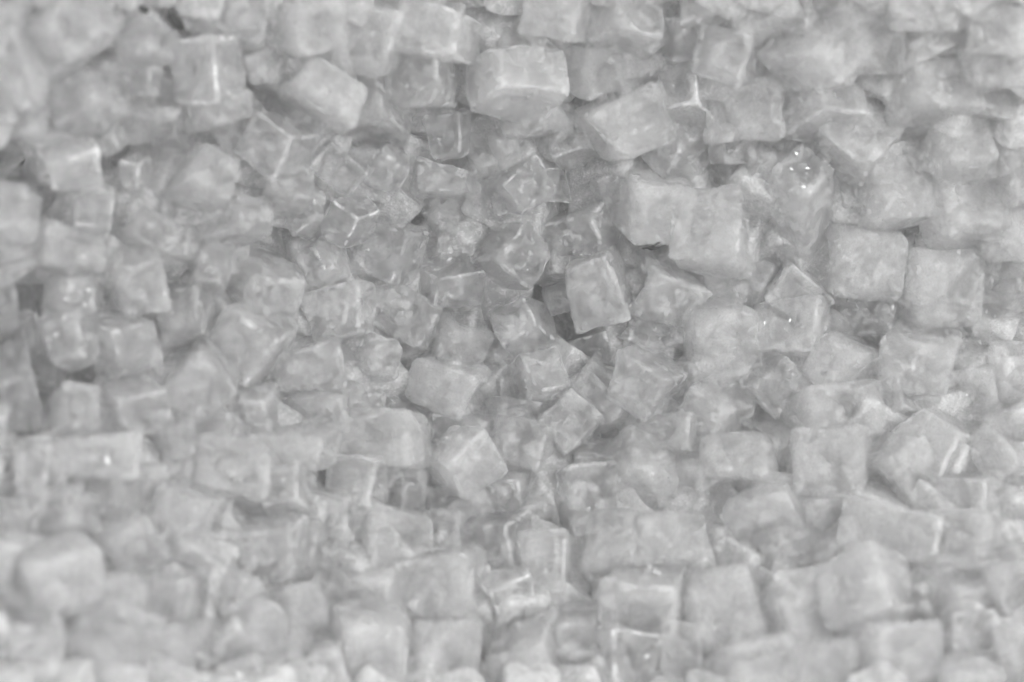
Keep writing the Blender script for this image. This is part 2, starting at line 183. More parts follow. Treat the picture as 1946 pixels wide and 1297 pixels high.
[[-118.6, -101.3, 66.2, 0.066, -0.686, 0.635, 0.349, 16.6, 16.4, 18.1, 0.03, 0], "small blurred ice cube, in the lower part left of centre"],
[[-130.6, -127.4, 90.5, 0.334, -0.635, 0.695, 0.034, 24.5, 19.9, 22.8, 0.21, 1], "blurred ice cube with a grey front, along the bottom at the far left"],
[[-142.6, -131.9, 104.0, 0.477, 0.878, 0.018, 0.018, 6.7, 11.8, 18.5, 0.0, 0], "narrow bright blurred ice chip, along the bottom at the far left"],
[[-111.7, -124.5, 79.2, 0.153, -0.699, 0.351, 0.603, 22.0, 20.4, 24.3, 0.26, 1], "blurred ice cube with a dark notch, along the bottom left of centre"],
[[-83.8, -128.4, 67.1, 0.974, -0.029, 0.172, 0.142, 18.6, 22.0, 20.2, 0.24, 0], "blurred white ice wedge, along the bottom left of centre"],
[[-103.7, -140.8, 83.5, 0.096, 0.862, -0.077, -0.493, 23.0, 18.1, 23.9, 0.14, 0], "blurred pale ice cube, along the bottom left of centre"],
[[-118.9, -154.3, 99.3, 0.054, -0.887, -0.344, -0.304, 9.3, 6.8, 10.6, 0.15, 2], "small clear ice cube with a thin outline, along the bottom at the far left"],
[[-153.0, -153.6, 124.1, 0.512, 0.176, -0.807, -0.236, 23.7, 19.3, 22.8, 0.02, 0], "blurred white ice cube near the bottom edge, along the bottom at the far left"],
[[-178.1, -151.6, 138.5, 0.201, -0.524, -0.238, 0.793, 24.0, 16.8, 19.5, 0.02, 1], "speckled blurred ice cube, along the bottom at the far left"],
[[-131.6, -153.1, 108.1, 0.152, 0.078, 0.697, -0.697, 21.4, 24.3, 23.3, 0.21, 0], "soft blurred ice cube at the bottom edge, along the bottom at the far left"],
[[-72.5, -153.0, 71.5, 0.038, 0.068, -0.474, -0.877, 17.0, 15.4, 19.1, 0.25, 0], "blurred ice wedge at the bottom edge, along the bottom left of centre"],
[[-89.3, -154.9, 80.4, 0.727, -0.103, 0.672, 0.099, 15.4, 17.5, 18.2, 0.24, 0], "dull blurred ice cube, along the bottom left of centre"],
[[-104.8, -159.2, 93.8, 0.608, -0.042, 0.772, 0.181, 17.3, 16.2, 17.5, 0.13, 0], "blurred ice cube cut by the bottom edge, along the bottom left of centre"],
[[-93.1, -77.4, 48.0, 0.051, 0.11, -0.074, -0.99, 20.3, 20.5, 24.7, 0.16, 0], "blurred upright ice cube, in the lower part left of centre"],
[[-77.0, -85.7, 43.5, 0.207, -0.765, 0.609, -0.019, 10.3, 15.8, 13.5, 0.03, 0], "flat frosted ice chip, in the lower part left of centre"],
[[-191.8, -104.3, 115.2, 0.437, -0.54, 0.518, 0.499, 19.4, 16.7, 17.2, 0.15, 1], "dim blurred ice cube at the left edge, in the lower part at the far left"],
[[-151.7, -81.4, 79.5, 0.821, 0.245, -0.508, -0.086, 22.4, 17.5, 24.3, 0.04, 0], "blurred pale ice block, in the lower part at the far left"],
[[-135.9, -71.5, 68.3, 0.559, 0.576, -0.4, 0.443, 17.5, 15.1, 18.4, 0.15, 0], "small blurred ice block, in the lower part at the far left"],
[[-150.2, -132.5, 105.5, 0.534, -0.553, -0.477, -0.425, 17.5, 16.9, 22.1, 0.14, 0], "blurred grey-white ice cube, along the bottom at the far left"],
[[-152.3, 3.2, 84.1, 0.097, -0.153, 0.325, -0.928, 23.2, 24.8, 26.6, 0.13, 1], "large blurred domed ice cube, at mid height at the far left"],
[[-177.3, -5.1, 94.6, 0.128, -0.512, -0.195, 0.827, 19.8, 14.9, 16.7, 0.02, 1], "blurred ice cube with a bright ring, at mid height at the far left"],
[[-175.2, -25.1, 94.7, 0.176, 0.052, 0.707, -0.683, 17.8, 21.2, 20.3, 0.22, 1], "blurred ice cube with fanning streaks, at mid height at the far left"],
[[-156.2, -22.8, 78.7, 0.292, -0.834, 0.073, -0.462, 23.4, 23.6, 20.8, 0.15, 1], "blurred hazy ice cube, at mid height at the far left"],
[[-135.1, -4.7, 62.3, 0.1, 0.094, 0.691, -0.709, 19.6, 22.0, 19.3, 0.05, 1], "soft hazy ice cube, at mid height at the far left"],
[[-151.3, -48.3, 79.1, 0.132, 0.658, 0.493, 0.553, 18.3, 22.6, 21.0, 0.08, 1], "blurred ice cube with a pale knob, at mid height at the far left"],
[[-172.3, -54.3, 97.0, 0.014, -0.835, -0.018, -0.55, 22.6, 19.1, 15.6, 0.04, 1], "blurred square ice cube with a crisp dark left side"],
[[-196.1, -45.0, 94.2, 0.219, -0.555, -0.34, 0.727, 29.2, 27.4, 14.3, 0.02, 2], "large dark ice cube in shade, at mid height at the far left"],
[[-202.9, -12.5, 97.9, 0.06, 0.01, -0.756, -0.651, 12.6, 14.2, 20.6, 0.18, 2], "very dark ice cube in shade, at mid height at the far left"],
[[-194.1, -21.1, 88.2, 0.062, 0.066, -0.743, -0.663, 9.9, 13.7, 16.2, 0.16, 2], "small splintered ice cube in a dark gap, at mid height at the far left"],
[[-199.1, -65.9, 117.6, 0.235, 0.645, 0.649, -0.328, 14.2, 9.9, 17.3, 0.31, 1], "bright blurred ice cube cut by the left edge"],
[[-135.5, -59.6, 73.6, 0.817, -0.467, 0.047, 0.335, 14.7, 17.7, 14.5, 0.03, 1], "blurred pale ice cube of middling size, in the lower part at the far left"],
[[-118.6, -55.4, 57.6, 0.215, -0.005, 0.977, 0.006, 19.9, 13.8, 21.2, 0.21, 1], "flat blurred ice cube, in the lower part left of centre"],
[[-126.0, 12.5, 62.7, 0.1, -0.202, -0.759, -0.611, 15.9, 25.9, 22.1, 0.1, 1], "frosted ice cube with a grey window, at mid height left of centre"],
[[-138.1, 23.2, 69.9, 0.065, 0.156, 0.697, -0.697, 19.4, 14.1, 13.7, 0.18, 1], "dull sunken ice cube, in the upper part at the far left"],
[[-89.4, 3.2, 20.6, 0.339, -0.166, -0.662, 0.648, 13.2, 11.9, 12.0, 0.35, 2], "dark crackled ice cube low in a gap, at mid height left of centre"],
[[-122.4, 82.1, 117.4, 0.675, -0.261, 0.538, -0.432, 27.2, 24.4, 20.2, 0.05, 1], "tall blurred ice cube with a bright outline, along the top left of centre"],
[[-118.9, 69.9, 103.6, 0.171, -0.84, 0.023, -0.515, 24.2, 15.6, 23.9, 0.32, 1], "blurred ice cube with a rounded clear nose, along the top left of centre"],
[[-145.9, 70.8, 131.1, 0.341, 0.455, -0.644, 0.512, 10.5, 14.5, 11.2, 0.33, 2], "small blurred ice cube with a U-shaped white rim, along the top at the far left"],
[[-145.3, 84.2, 134.4, 0.037, 0.869, 0.049, -0.491, 19.5, 13.8, 19.7, 0.19, 1], "blurred ice cube of even grey, along the top at the far left"],
[[-174.1, 77.9, 165.0, 0.431, -0.205, 0.229, -0.848, 19.6, 20.8, 30.2, 0.05, 1], "large blurred ice cube near the top left corner, along the top at the far left"],
[[-161.4, 87.1, 161.7, 0.966, 0.04, -0.227, 0.115, 11.0, 17.8, 16.7, 0.13, 1], "bright blurred ice cube cut by the top edge, along the top at the far left"],
[[-187.7, 64.5, 164.2, 0.421, 0.563, 0.681, -0.207, 23.6, 16.0, 30.2, 0.34, 1], "blurred ice cube with a broad bright right side, along the top at the far left"],
[[-168.3, 62.0, 129.1, 0.569, -0.18, -0.184, 0.781, 19.2, 25.5, 23.0, 0.09, 1], "blurred grey ice cube, along the top at the far left"],
[[-173.9, 37.6, 125.9, 0.672, -0.132, -0.565, 0.461, 17.3, 24.8, 21.7, 0.24, 1], "blurred ice cube with a bright left rim, in the upper part at the far left"],
[[-151.5, 42.9, 102.7, 0.42, 0.879, -0.22, 0.058, 8.8, 11.9, 11.9, 0.23, 1], "small blurred ice cube with a faint outline, in the upper part at the far left"],
[[-167.7, 21.6, 108.0, 0.139, 0.701, -0.697, -0.054, 15.4, 16.9, 20.6, 0.11, 2], "blurred arched ice cube with a thick bright rim"],
[[-142.8, 39.8, 79.5, 0.326, -0.446, -0.383, -0.741, 17.5, 15.5, 15.3, 0.27, 2], "clear ice cube with a bright lower left edge"],
[[-125.5, 44.4, 91.3, 0.652, -0.685, 0.305, 0.11, 22.9, 30.6, 20.3, 0.21, 1], "hazy ice cube with a rounded top, in the upper part at the far left"],
[[-115.0, 33.9, 68.5, 0.039, -0.461, -0.009, -0.886, 25.2, 18.4, 25.3, 0.16, 1], "flat rippled ice cube, in the upper part left of centre"],
[[-97.6, 64.9, 76.5, 0.235, -0.91, 0.287, -0.184, 23.7, 21.5, 25.2, 0.13, 1], "tilted hazy ice cube, in the upper part left of centre"],
[[-139.0, 60.8, 94.5, 0.657, 0.14, -0.143, -0.726, 9.7, 15.2, 15.7, 0.09, 2], "dark clear ice cube beneath a white bar, in the upper part at the far left"],
[[-96.2, 51.3, 62.3, 0.679, 0.164, 0.137, 0.702, 18.3, 22.9, 24.1, 0.1, 1], "hazy grey ice cube, in the upper part left of centre"],
[[-195.0, 17.4, 128.3, 0.019, 0.634, 0.017, 0.773, 20.7, 22.6, 15.8, 0.15, 1], "bright blurred ice cube at the left edge, in the upper part at the far left"],
[[-142.3, 61.3, 119.4, 0.301, 0.631, -0.543, -0.465, 5.1, 9.2, 19.2, 0.14, 1], "long white blurred ice bar, along the top at the far left"],
[[-150.1, 24.2, 83.4, 0.273, -0.522, 0.71, -0.387, 15.9, 22.0, 25.1, 0.21, 1], "dull blurred ice cube of smooth grey, in the upper part at the far left"],
[[-107.4, 103.8, 121.4, 0.007, -0.658, -0.049, -0.752, 14.5, 16.5, 14.2, 0.07, 1], "blurred ice cube with a faint oblong ring, along the top left of centre"],
[[-86.5, 106.5, 103.3, 0.254, 0.11, -0.926, -0.257, 24.3, 21.9, 35.8, 0.15, 0], "grey blurred ice block, along the top left of centre"],
[[-103.6, 89.2, 100.2, 0.057, -0.609, -0.327, 0.721, 14.9, 14.2, 13.5, 0.17, 1], "small ice cube with a bright speck, along the top left of centre"],
[[-122.9, 99.8, 125.9, 0.679, 0.518, 0.362, -0.373, 16.2, 14.8, 11.4, 0.13, 1], "grey blurred ice cube, along the top at the far left"],
[[-76.6, 98.7, 84.7, 0.354, 0.589, -0.531, -0.496, 13.6, 13.5, 14.0, 0.19, 0], "small dull ice block, along the top left of centre"],
[[-195.5, 54.4, 156.8, 0.893, -0.434, -0.117, 0.013, 11.1, 18.4, 18.2, 0.32, 1], "blurred ice cube cut by the left edge, along the top at the far left"],
[[-188.5, 50.8, 137.2, 0.563, -0.395, -0.409, 0.6, 13.0, 13.4, 13.1, 0.18, 1], "dim blurred ice cube, along the top at the far left"],
[[-159.2, 51.5, 116.2, 0.392, 0.867, 0.041, 0.305, 10.2, 12.0, 7.8, 0.1, 1], "small blurred white ice block, in the upper part at the far left"],
[[-191.0, 80.2, 179.8, 0.043, 0.597, 0.015, 0.801, 13.0, 12.0, 11.1, 0.14, 1], "blurred ice cube in the top left corner, along the top at the far left"],
[[-176.0, 9.1, 106.0, 0.493, 0.059, 0.867, 0.038, 25.7, 16.9, 28.2, 0.3, 1], "wide blurred pale ice cube, in the upper part at the far left"],
[[-196.4, 5.9, 112.5, 0.563, 0.146, 0.772, 0.257, 17.8, 11.9, 12.0, 0.2, 1], "blurred ice cube beside a dark gap, in the upper part at the far left"],
[[92.2, 103.5, 79.4, 0.248, -0.795, -0.059, 0.551, 29.9, 24.1, 24.8, 0.12, 1], "ice cube with bright glassy patches, along the top right of centre"],
[[70.9, 111.8, 78.4, 0.885, -0.434, 0.063, 0.157, 15.0, 19.2, 17.5, 0.06, 2], "sparkling clear ice cube, along the top right of centre"],
[[128.0, 101.1, 90.2, 0.873, 0.254, 0.202, 0.365, 33.4, 23.8, 36.4, 0.14, 0], "large smooth ice cube with a pointed top, along the top at the far right"],
[[130.2, 84.5, 66.4, 0.661, 0.123, 0.196, 0.713, 23.2, 28.7, 31.0, 0.14, 0], "large featureless pale ice cube, along the top at the far right"],
[[101.7, 87.0, 57.8, 0.124, -0.558, 0.18, -0.8, 32.2, 27.2, 33.2, 0.02, 0], "flat grey ice cube, along the top right of centre"],
[[96.3, 75.2, 48.6, 0.666, -0.253, 0.529, -0.46, 17.7, 22.9, 20.8, 0.09, 1], "hazy ice cube with a faint ring, in the upper part right of centre"],
[[124.6, 51.5, 34.8, 0.379, -0.11, 0.145, 0.907, 27.8, 31.4, 46.4, 0.24, 1], "large diamond-shaped ice cube with a dimple, in the upper part right of centre"],
[[101.5, 56.4, 23.9, 0.409, 0.68, 0.543, -0.276, 22.1, 20.1, 18.7, 0.06, 2], "ice cube scattered with bright glints, in the upper part right of centre"],
[[148.9, 74.6, 55.0, 0.274, -0.683, -0.313, -0.601, 26.2, 28.1, 29.8, 0.13, 0], "pale ice cube tapering downwards, in the upper part at the far right"],
[[175.5, 86.2, 78.9, 0.663, 0.144, 0.098, 0.728, 23.9, 35.2, 28.6, 0.11, 0], "large tilted smooth ice cube, along the top at the far right"],
[[152.8, 93.3, 71.5, 0.149, -0.599, 0.064, -0.784, 18.6, 13.6, 26.3, 0.33, 0], "grey sunken ice face between white cubes, along the top at the far right"],
[[155.2, 101.2, 88.2, 0.648, -0.209, 0.529, -0.507, 21.2, 25.9, 24.4, 0.25, 0], "soft white ice cube, along the top at the far right"],
[[178.6, 103.1, 96.7, 0.239, -0.769, -0.125, -0.58, 17.4, 9.5, 42.7, 0.14, 0], "long diagonal ice slab, along the top at the far right"],
[[171.0, 110.2, 106.5, 0.034, -0.241, -0.198, 0.949, 30.4, 16.0, 30.5, 0.0, 0], "smooth white ice cube at the top edge, along the top at the far right"],
[[199.7, 102.3, 106.2, 0.17, -0.098, 0.551, 0.811, 24.2, 32.4, 18.7, 0.04, 0], "big blurred white ice cube, along the top at the far right"],
[[201.3, 92.3, 92.9, 0.472, -0.467, -0.678, 0.317, 21.0, 22.5, 27.9, 0.13, 0], "blurred white ice cube with a grey spot, along the top at the far right"],
[[204.8, 85.3, 73.4, 0.627, -0.394, -0.488, 0.462, 22.0, 23.5, 32.3, 0.24, 0], "plain blurred ice cube, along the top at the far right"],
[[188.3, 67.4, 62.0, 0.764, 0.066, -0.627, 0.138, 26.3, 25.8, 23.8, 0.21, 0], "blurred ice cube with milky swirls, in the upper part at the far right"],
[[174.7, 71.7, 49.0, 0.732, 0.626, 0.007, 0.268, 18.5, 24.8, 18.0, 0.26, 0], "dim pale ice cube, in the upper part at the far right"],
[[165.2, 54.1, 40.6, 0.681, 0.702, 0.194, -0.073, 32.5, 31.3, 28.4, 0.08, 0], "smooth broad white ice cube, in the upper part at the far right"],
[[193.4, 48.8, 39.6, 0.628, 0.432, -0.417, -0.496, 29.0, 28.3, 33.6, 0.08, 0], "large blurred white ice cube, in the upper part at the far right"],
[[213.0, 60.1, 51.7, 0.031, 0.228, -0.842, 0.488, 23.2, 25.5, 26.1, 0.19, 0], "blurred ice cube with a rounded left shoulder, in the upper part at the far right"],
[[215.2, 39.9, 31.6, 0.506, -0.441, -0.603, 0.431, 29.0, 23.7, 26.2, 0.15, 0], "flat blurred ice cube, in the upper part at the far right"],
[[147.0, 54.5, 31.3, 0.692, -0.019, 0.061, 0.719, 15.0, 13.5, 17.1, 0.2, 1], "dark ice wedge in a gap, in the upper part at the far right"],
[[212.2, 74.2, 61.8, 0.101, -0.614, 0.078, -0.779, 16.8, 20.4, 18.1, 0.12, 0], "dim blurred ice block, along the top at the far right"],
[[81.8, 118.9, 90.7, 0.581, 0.329, 0.388, 0.636, 13.4, 18.3, 19.2, 0.24, 0], "soft ice cube cut by the top edge, along the top right of centre"],
[[108.6, 116.5, 89.4, 0.861, -0.047, 0.497, 0.096, 30.3, 17.4, 29.5, 0.31, 0], "grey ice cube with a plain face, along the top right of centre"],
[[141.2, 116.0, 97.2, 0.647, -0.375, -0.388, 0.538, 18.3, 25.5, 25.1, 0.25, 0], "white ice cube cut by the top edge, along the top at the far right"],
[[177.8, 39.5, 23.8, 0.695, -0.7, 0.039, 0.158, 12.0, 10.4, 10.5, 0.07, 2], "small clear ice cube with a dark side, in the upper part at the far right"],
[[215.4, 31.6, 14.4, 0.073, -0.822, -0.106, 0.555, 21.3, 16.6, 29.0, 0.23, 0], "dull low ice block, in the upper part at the far right"],
]
PICKED = [352, 116, 379, 130, 300, 72, 125, 314, 346, 96, 269, 233, 302, 109, 375, 132, 99, 308, 181, 167, 329, 98, 119, 373, 131, 73, 174, 186, 79, 148, 305, 51, 325, 289, 94, 326, 211, 85, 175, 284, 371, 196, 111, 386, 225]
import random
def pale(px, py):
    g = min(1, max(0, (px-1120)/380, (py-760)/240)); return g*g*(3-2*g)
def lower_layers():
    """the ice under the cubes one can see: three jittered layers that follow the hollow of the heap"""
    r_ = random.Random(11); out = []
    for layer in range(3):
        step = 98; row = 0; y = -130.0
        while y < 1427:
            x = -140 + (row % 2) * step / 2
            while x < 2086:
                px = x + r_.gauss(0, 14); py = y + r_.gauss(0, 14)
                q = [r_.gauss(0, 1) for _ in range(4)]; n = math.sqrt(sum(v*v for v in q)); q = [v/n for v in q]
                depth = 0.0120 - .0045 * pale(px, py) + layer * (0.019 - .005 * pale(px, py)) + r_.gauss(0, .002)
                if layer == 0 and not (-25 < px < 1971 and -25 < py < 1322): depth -= 0.008
                size = [92 * math.exp(r_.gauss(0, .1)) for _ in range(3)]
                out.append((px, py, depth, q, size, r_.uniform(.05, .2), r_.randint(0, 2) if layer == 0 else 1, layer))
                x += step
            y += step * .87; row += 1
    return out
# ---------------------------------------------------------------- materials
def ice_material(name, inner=True, density=60, ior=1.14, smooth=1.0):
    m = bpy.data.materials.new(name); m.use_nodes = True
    n = m.node_tree.nodes; l = m.node_tree.links; n.clear()
    def add(t, **k):
        q = n.new(t)
        for a, v in k.items(): setattr(q, a, v)
        return q
    def math_(op, a, b=None, c=None, clamp=False):
        q = add('ShaderNodeMath', operation=op, use_clamp=clamp)
        for i, v in enumerate((a, b, c)):
            if v is None: continue
            if isinstance(v, (int, float)): q.inputs[i].default_value = v
            else: l.new(v, q.inputs[i])
        return q.outputs[0]
    out = add('ShaderNodeOutputMaterial')
    tc = add('ShaderNodeTexCoord'); oi = add('ShaderNodeObjectInfo')
    off = add('ShaderNodeVectorMath', operation='MULTIPLY_ADD')
    l.new(oi.outputs['Random'], off.inputs[0]); off.inputs[1].default_value = (3.1, 5.7, 9.3)
    l.new(tc.outputs['Object'], off.inputs[2]); vec = off.outputs[0]
    def noise(scale, detail=4, rough=.55, dist=0):
        q = add('ShaderNodeTexNoise'); q.inputs['Scale'].default_value = scale; q.inputs['Detail'].default_value = detail
        q.inputs['Roughness'].default_value = rough; q.inputs['Distortion'].default_value = dist
        l.new(vec, q.inputs['Vector']); return q.outputs[0]
    def ramp(v, lo, hi, a=0.0, b=1.0):
        q = add('ShaderNodeMapRange', interpolation_type='SMOOTHSTEP'); l.new(v, q.inputs[0])
        for i, x in zip((1, 2, 3, 4), (lo, hi, a, b)): q.inputs[i].default_value = x
        return q.outputs[0]
    clr = add('ShaderNodeAttribute', attribute_type='OBJECT', attribute_name='clarity').outputs['Fac']
    rim = add('ShaderNodeAttribute', attribute_name='rim').outputs['Fac']
    # frost: rims frosted, faces cloudy in patches, clearer cubes less so
    cloud = ramp(noise(130, 4, .6, .6), .36, .68)
    wisps = ramp(noise(420, 5, .65, 1.6), .50, .66)
    grain = noise(2300, 3, .8)
    r = math_('MULTIPLY', ramp(rim, .80, .98), ramp(noise(150, 3, .6, .8), .40, .62, .15, 1.15))
    rf = add('ShaderNodeAttribute', attribute_type='OBJECT', attribute_name='rim_frost').outputs['Fac']
    frost = math_('ADD', math_('MULTIPLY', r, math_('MULTIPLY_ADD', rf, .5, .13*smooth*smooth if inner else .05)), math_('MULTIPLY', cloud, .26*smooth))
    frost = math_('ADD', frost, math_('MULTIPLY', wisps, .2*smooth))
    frost = math_('ADD', frost, math_('MULTIPLY_ADD', grain, .9, -.4))
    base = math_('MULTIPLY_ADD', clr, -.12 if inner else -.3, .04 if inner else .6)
    frost = math_('ADD', frost, base, clamp=False)
    frost = math_('MINIMUM', math_('MAXIMUM', frost, .04), .97)
    # relief: ripples, hairline cracks, grit
    vor = add('ShaderNodeTexVoronoi', feature='DISTANCE_TO_EDGE'); vor.inputs['Scale'].default_value = 170
    w = add('ShaderNodeVectorMath', operation='MULTIPLY_ADD')
    nc = add('ShaderNodeTexNoise'); nc.inputs['Scale'].default_value = 240; l.new(vec, nc.inputs['Vector'])
    l.new(nc.outputs['Color'], w.inputs[0]); w.inputs[1].default_value = (.012,)*3; l.new(vec, w.inputs[2]); l.new(w.outputs[0], vor.inputs['Vector'])
    crack = ramp(vor.outputs[0], 0, .045, 1, 0)
    h = math_('ADD', math_('MULTIPLY', noise(300, 3, .5, .5), .0009), math_('MULTIPLY', noise(2200, 3, .7), .0005))
    h = math_('ADD', h, math_('MULTIPLY', math_('MULTIPLY', crack, cloud), .00012))
    bp = add('ShaderNodeBump'); bp.inputs['Strength'].default_value = .8*smooth; bp.inputs['Distance'].default_value = 1.0; l.new(h, bp.inputs['Height'])
    frost = math_('MINIMUM', math_('MULTIPLY_ADD', math_('MULTIPLY', crack, cloud), .12, frost), .97)
    clear = add('ShaderNodeBsdfPrincipled')
    clear.inputs['Base Color'].default_value = (.97, .97, .97, 1); clear.inputs['Transmission Weight'].default_value = 1
    clear.inputs['IOR'].default_value = ior
    l.new(math_('MULTIPLY_ADD', noise(500, 3), .22, .04), clear.inputs['Roughness']); l.new(bp.outputs[0], clear.inputs['Normal'])
    white = add('ShaderNodeBsdfPrincipled'); white.inputs['Base Color'].default_value = (.94, .94, .94, 1)
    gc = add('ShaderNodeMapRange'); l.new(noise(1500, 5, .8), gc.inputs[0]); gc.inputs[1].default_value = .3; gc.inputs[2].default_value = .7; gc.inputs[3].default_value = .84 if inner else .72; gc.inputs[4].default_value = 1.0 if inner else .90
    gcc = add('ShaderNodeCombineColor'); [l.new(gc.outputs[0], gcc.inputs[i]) for i in range(3)]; l.new(gcc.outputs[0], white.inputs['Base Color'])
    white.inputs['Roughness'].default_value = .42; white.inputs['IOR'].default_value = 1.31
    white.inputs['Subsurface Weight'].default_value = SSS; white.inputs['Subsurface Radius'].default_value = (1, 1, 1); white.inputs['Subsurface Scale'].default_value = .006
    l.new(bp.outputs[0], white.inputs['Normal'])
    tr = add('ShaderNodeBsdfTranslucent'); tr.inputs[0].default_value = (.98, .98, .98, 1); l.new(bp.outputs[0], tr.inputs['Normal'])
    m1 = add('ShaderNodeMixShader'); m1.inputs[0].default_value = TRANSL; l.new(white.outputs[0], m1.inputs[1]); l.new(tr.outputs[0], m1.inputs[2])
    m2 = add('ShaderNodeMixShader'); l.new(frost, m2.inputs[0]); l.new(clear.outputs[0], m2.inputs[1]); l.new(m1.outputs[0], m2.inputs[2])
    l.new(m2.outputs[0], out.inputs['Surface'])
    if inner:                                             # milky air held inside the ice scatters the light
        vs = add('ShaderNodeVolumeScatter'); vs.inputs['Density'].default_value = density; vs.inputs['Color'].default_value = (.997, .997, .997, 1)
        vs.inputs['Anisotropy'].default_value = .35; l.new(vs.outputs[0], out.inputs['Volume'])
    return m
ICE = [ice_material('milky_ice', density=30, ior=1.12, smooth=.6), ice_material('hazy_ice', density=16, ior=1.15), ice_material('clear_ice', density=2.5, ior=1.22)]
DEEP_ICE = ice_material('deep_ice', False, ior=1.1)
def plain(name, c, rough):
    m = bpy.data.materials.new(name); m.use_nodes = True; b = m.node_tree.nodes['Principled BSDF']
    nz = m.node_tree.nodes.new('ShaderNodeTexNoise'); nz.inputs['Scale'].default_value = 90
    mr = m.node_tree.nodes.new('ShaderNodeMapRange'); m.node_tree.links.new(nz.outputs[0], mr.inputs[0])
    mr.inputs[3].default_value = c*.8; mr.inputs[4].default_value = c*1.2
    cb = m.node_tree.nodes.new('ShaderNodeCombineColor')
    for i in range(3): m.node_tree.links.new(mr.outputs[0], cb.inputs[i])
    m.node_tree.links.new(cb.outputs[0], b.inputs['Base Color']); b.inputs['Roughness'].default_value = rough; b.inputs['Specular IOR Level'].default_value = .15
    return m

# ---------------------------------------------------------------- the shape of a cube
def unit_cube(n):
    """vertices of a subdivided cube, merged, plus quads"""
    idx = {}; V = []; Fq = []
    def v(p):
        k = tuple(round(c*n) for c in p)
        if k not in idx: idx[k] = len(V); V.append(p)
        return idx[k]
    for ax in range(3):
        for s in (-1, 1):
            for i in range(n):
                for j in range(n):
                    q = []
                    for (a, b) in ((i, j), (i+1, j), (i+1, j+1), (i, j+1)):
                        p = [0, 0, 0]; p[ax] = s; p[(ax+1) % 3] = 2*a/n-1; p[(ax+2) % 3] = 2*b/n-1
                        q.append(v(tuple(p)))
                    Fq.append(q if s > 0 else q[::-1])
    return np.array(V, float), np.array(Fq, int)
UNITS = {n: unit_cube(n) for n in (8, 16)}
def fbm(P, rng, octaves, freq, amp):
    """cheap smooth pseudo noise: sums of random plane waves"""
    out = np.zeros(len(P))
    for o in range(octaves):
        for _ in range(6):
            k = rng.normal(size=3)*freq; out += amp*np.sin(P@k+rng.uniform(0, 6.28))*np.cos(P@np.roll(k, 1)*.7+rng.uniform(0, 6.28))
        freq *= 2.0; amp *= .5
    return out
def ice_shape(dims, taper, seed, n=16, hollow_axis=None, hollow=0.0):
    rng = np.random.default_rng(seed); U, Q = UNITS[n]
    U = np.sign(U)*np.abs(U)**.8
    s = np.sort(np.abs(U), axis=1); rim = s[:, 1]
    r = rng.uniform(.14, .34)                             # corner radius relative to the half size
    C = np.clip(U, -(1-r), 1-r); D = U-C
    L = np.linalg.norm(D, axis=1, keepdims=True); P = C+D/np.maximum(L, 1e-6)*np.minimum(L, 1)*r/np.where(L > 0, np.maximum(L, r), 1)*1.0
    P = C+np.where(L > 1e-6, D/np.maximum(L, 1e-6)*r, 0)
    # a chipped corner or two
    for _ in range(rng.integers(0, 3)):
        c = rng.choice([-1, 1], 3)*rng.uniform(.75, 1.0, 3); nrm = c/np.linalg.norm(c)
        d = P@nrm-rng.uniform(1.2, 1.42); P = P-np.outer(np.maximum(d, 0)*.8, nrm)
    # every face sags or swells a little, one is hollowed with a raised ring round it
    for ax in range(3):
        for sg in (-1, 1):
            m = U[:, ax]*sg > .999
            q = P[:, [k for k in range(3) if k != ax]]; rad = np.linalg.norm(q, axis=1)
            P[m, ax] += (sg*rng.uniform(-.10, .03)*np.clip(1-rad**2, 0, 1))[m]
            if hollow_axis == (ax, sg):
                c = rng.normal(0, .08, 2); rr = np.linalg.norm((q-c)/rng.uniform(.85, 1.15, 2), axis=1); R0 = rng.uniform(.42, .62)
                dip = -hollow/(1+np.exp((rr-R0)*18))+hollow*.18*np.exp(-((rr-R0-.12)/.09)**2)+hollow*.45*np.exp(-(rr/.2)**2)
                P[m, ax] += (sg*dip)[m]
    K = rng.normal(0, .075, (8, 3)); Wt = [(1+a*U[:, 0])*(1+b*U[:, 1])*(1+c*U[:, 2])/8 for a in (-1, 1) for b in (-1, 1) for c in (-1, 1)]
    P = P+sum(np.outer(w, k) for w, k in zip(Wt, K))              # no cube is true: every corner melted away differently
    P = P+fbm(P, rng, 3, 1.5, .018)[:, None]*P+np.stack([fbm(P, rng, 2, 2.2, .011) for _ in range(3)], 1)
    P = P*np.array(dims)/2
    t = 1-taper*(P[:, 2:3]/dims[2]*2+1)/2; P[:, :2] *= t
    return P, Q, rim
def make_mesh(name, P, Q, rim, mat):
    me = bpy.data.meshes.new(name); me.from_pydata(P.tolist(), [], Q.tolist())
    a = me.attributes.new('rim', 'FLOAT', 'POINT'); a.data.foreach_set('value', rim.astype(np.float32))
    me.polygons.foreach_set('use_smooth', [True]*len(me.polygons)); me.materials.append(mat); me.update(); return me
def link(name, me, label=None, cat=None, group=None, kind=None, parent=None):
    o = bpy.data.objects.new(name, me); bpy.context.scene.collection.objects.link(o)
    if label: o['label'] = label
    if cat: o['category'] = cat
    if group: o['group'] = group
    if kind: o['kind'] = kind
    if parent: o.parent = parent
    return o
def qrot(q):
    return np.array(Quaternion(q).to_matrix())

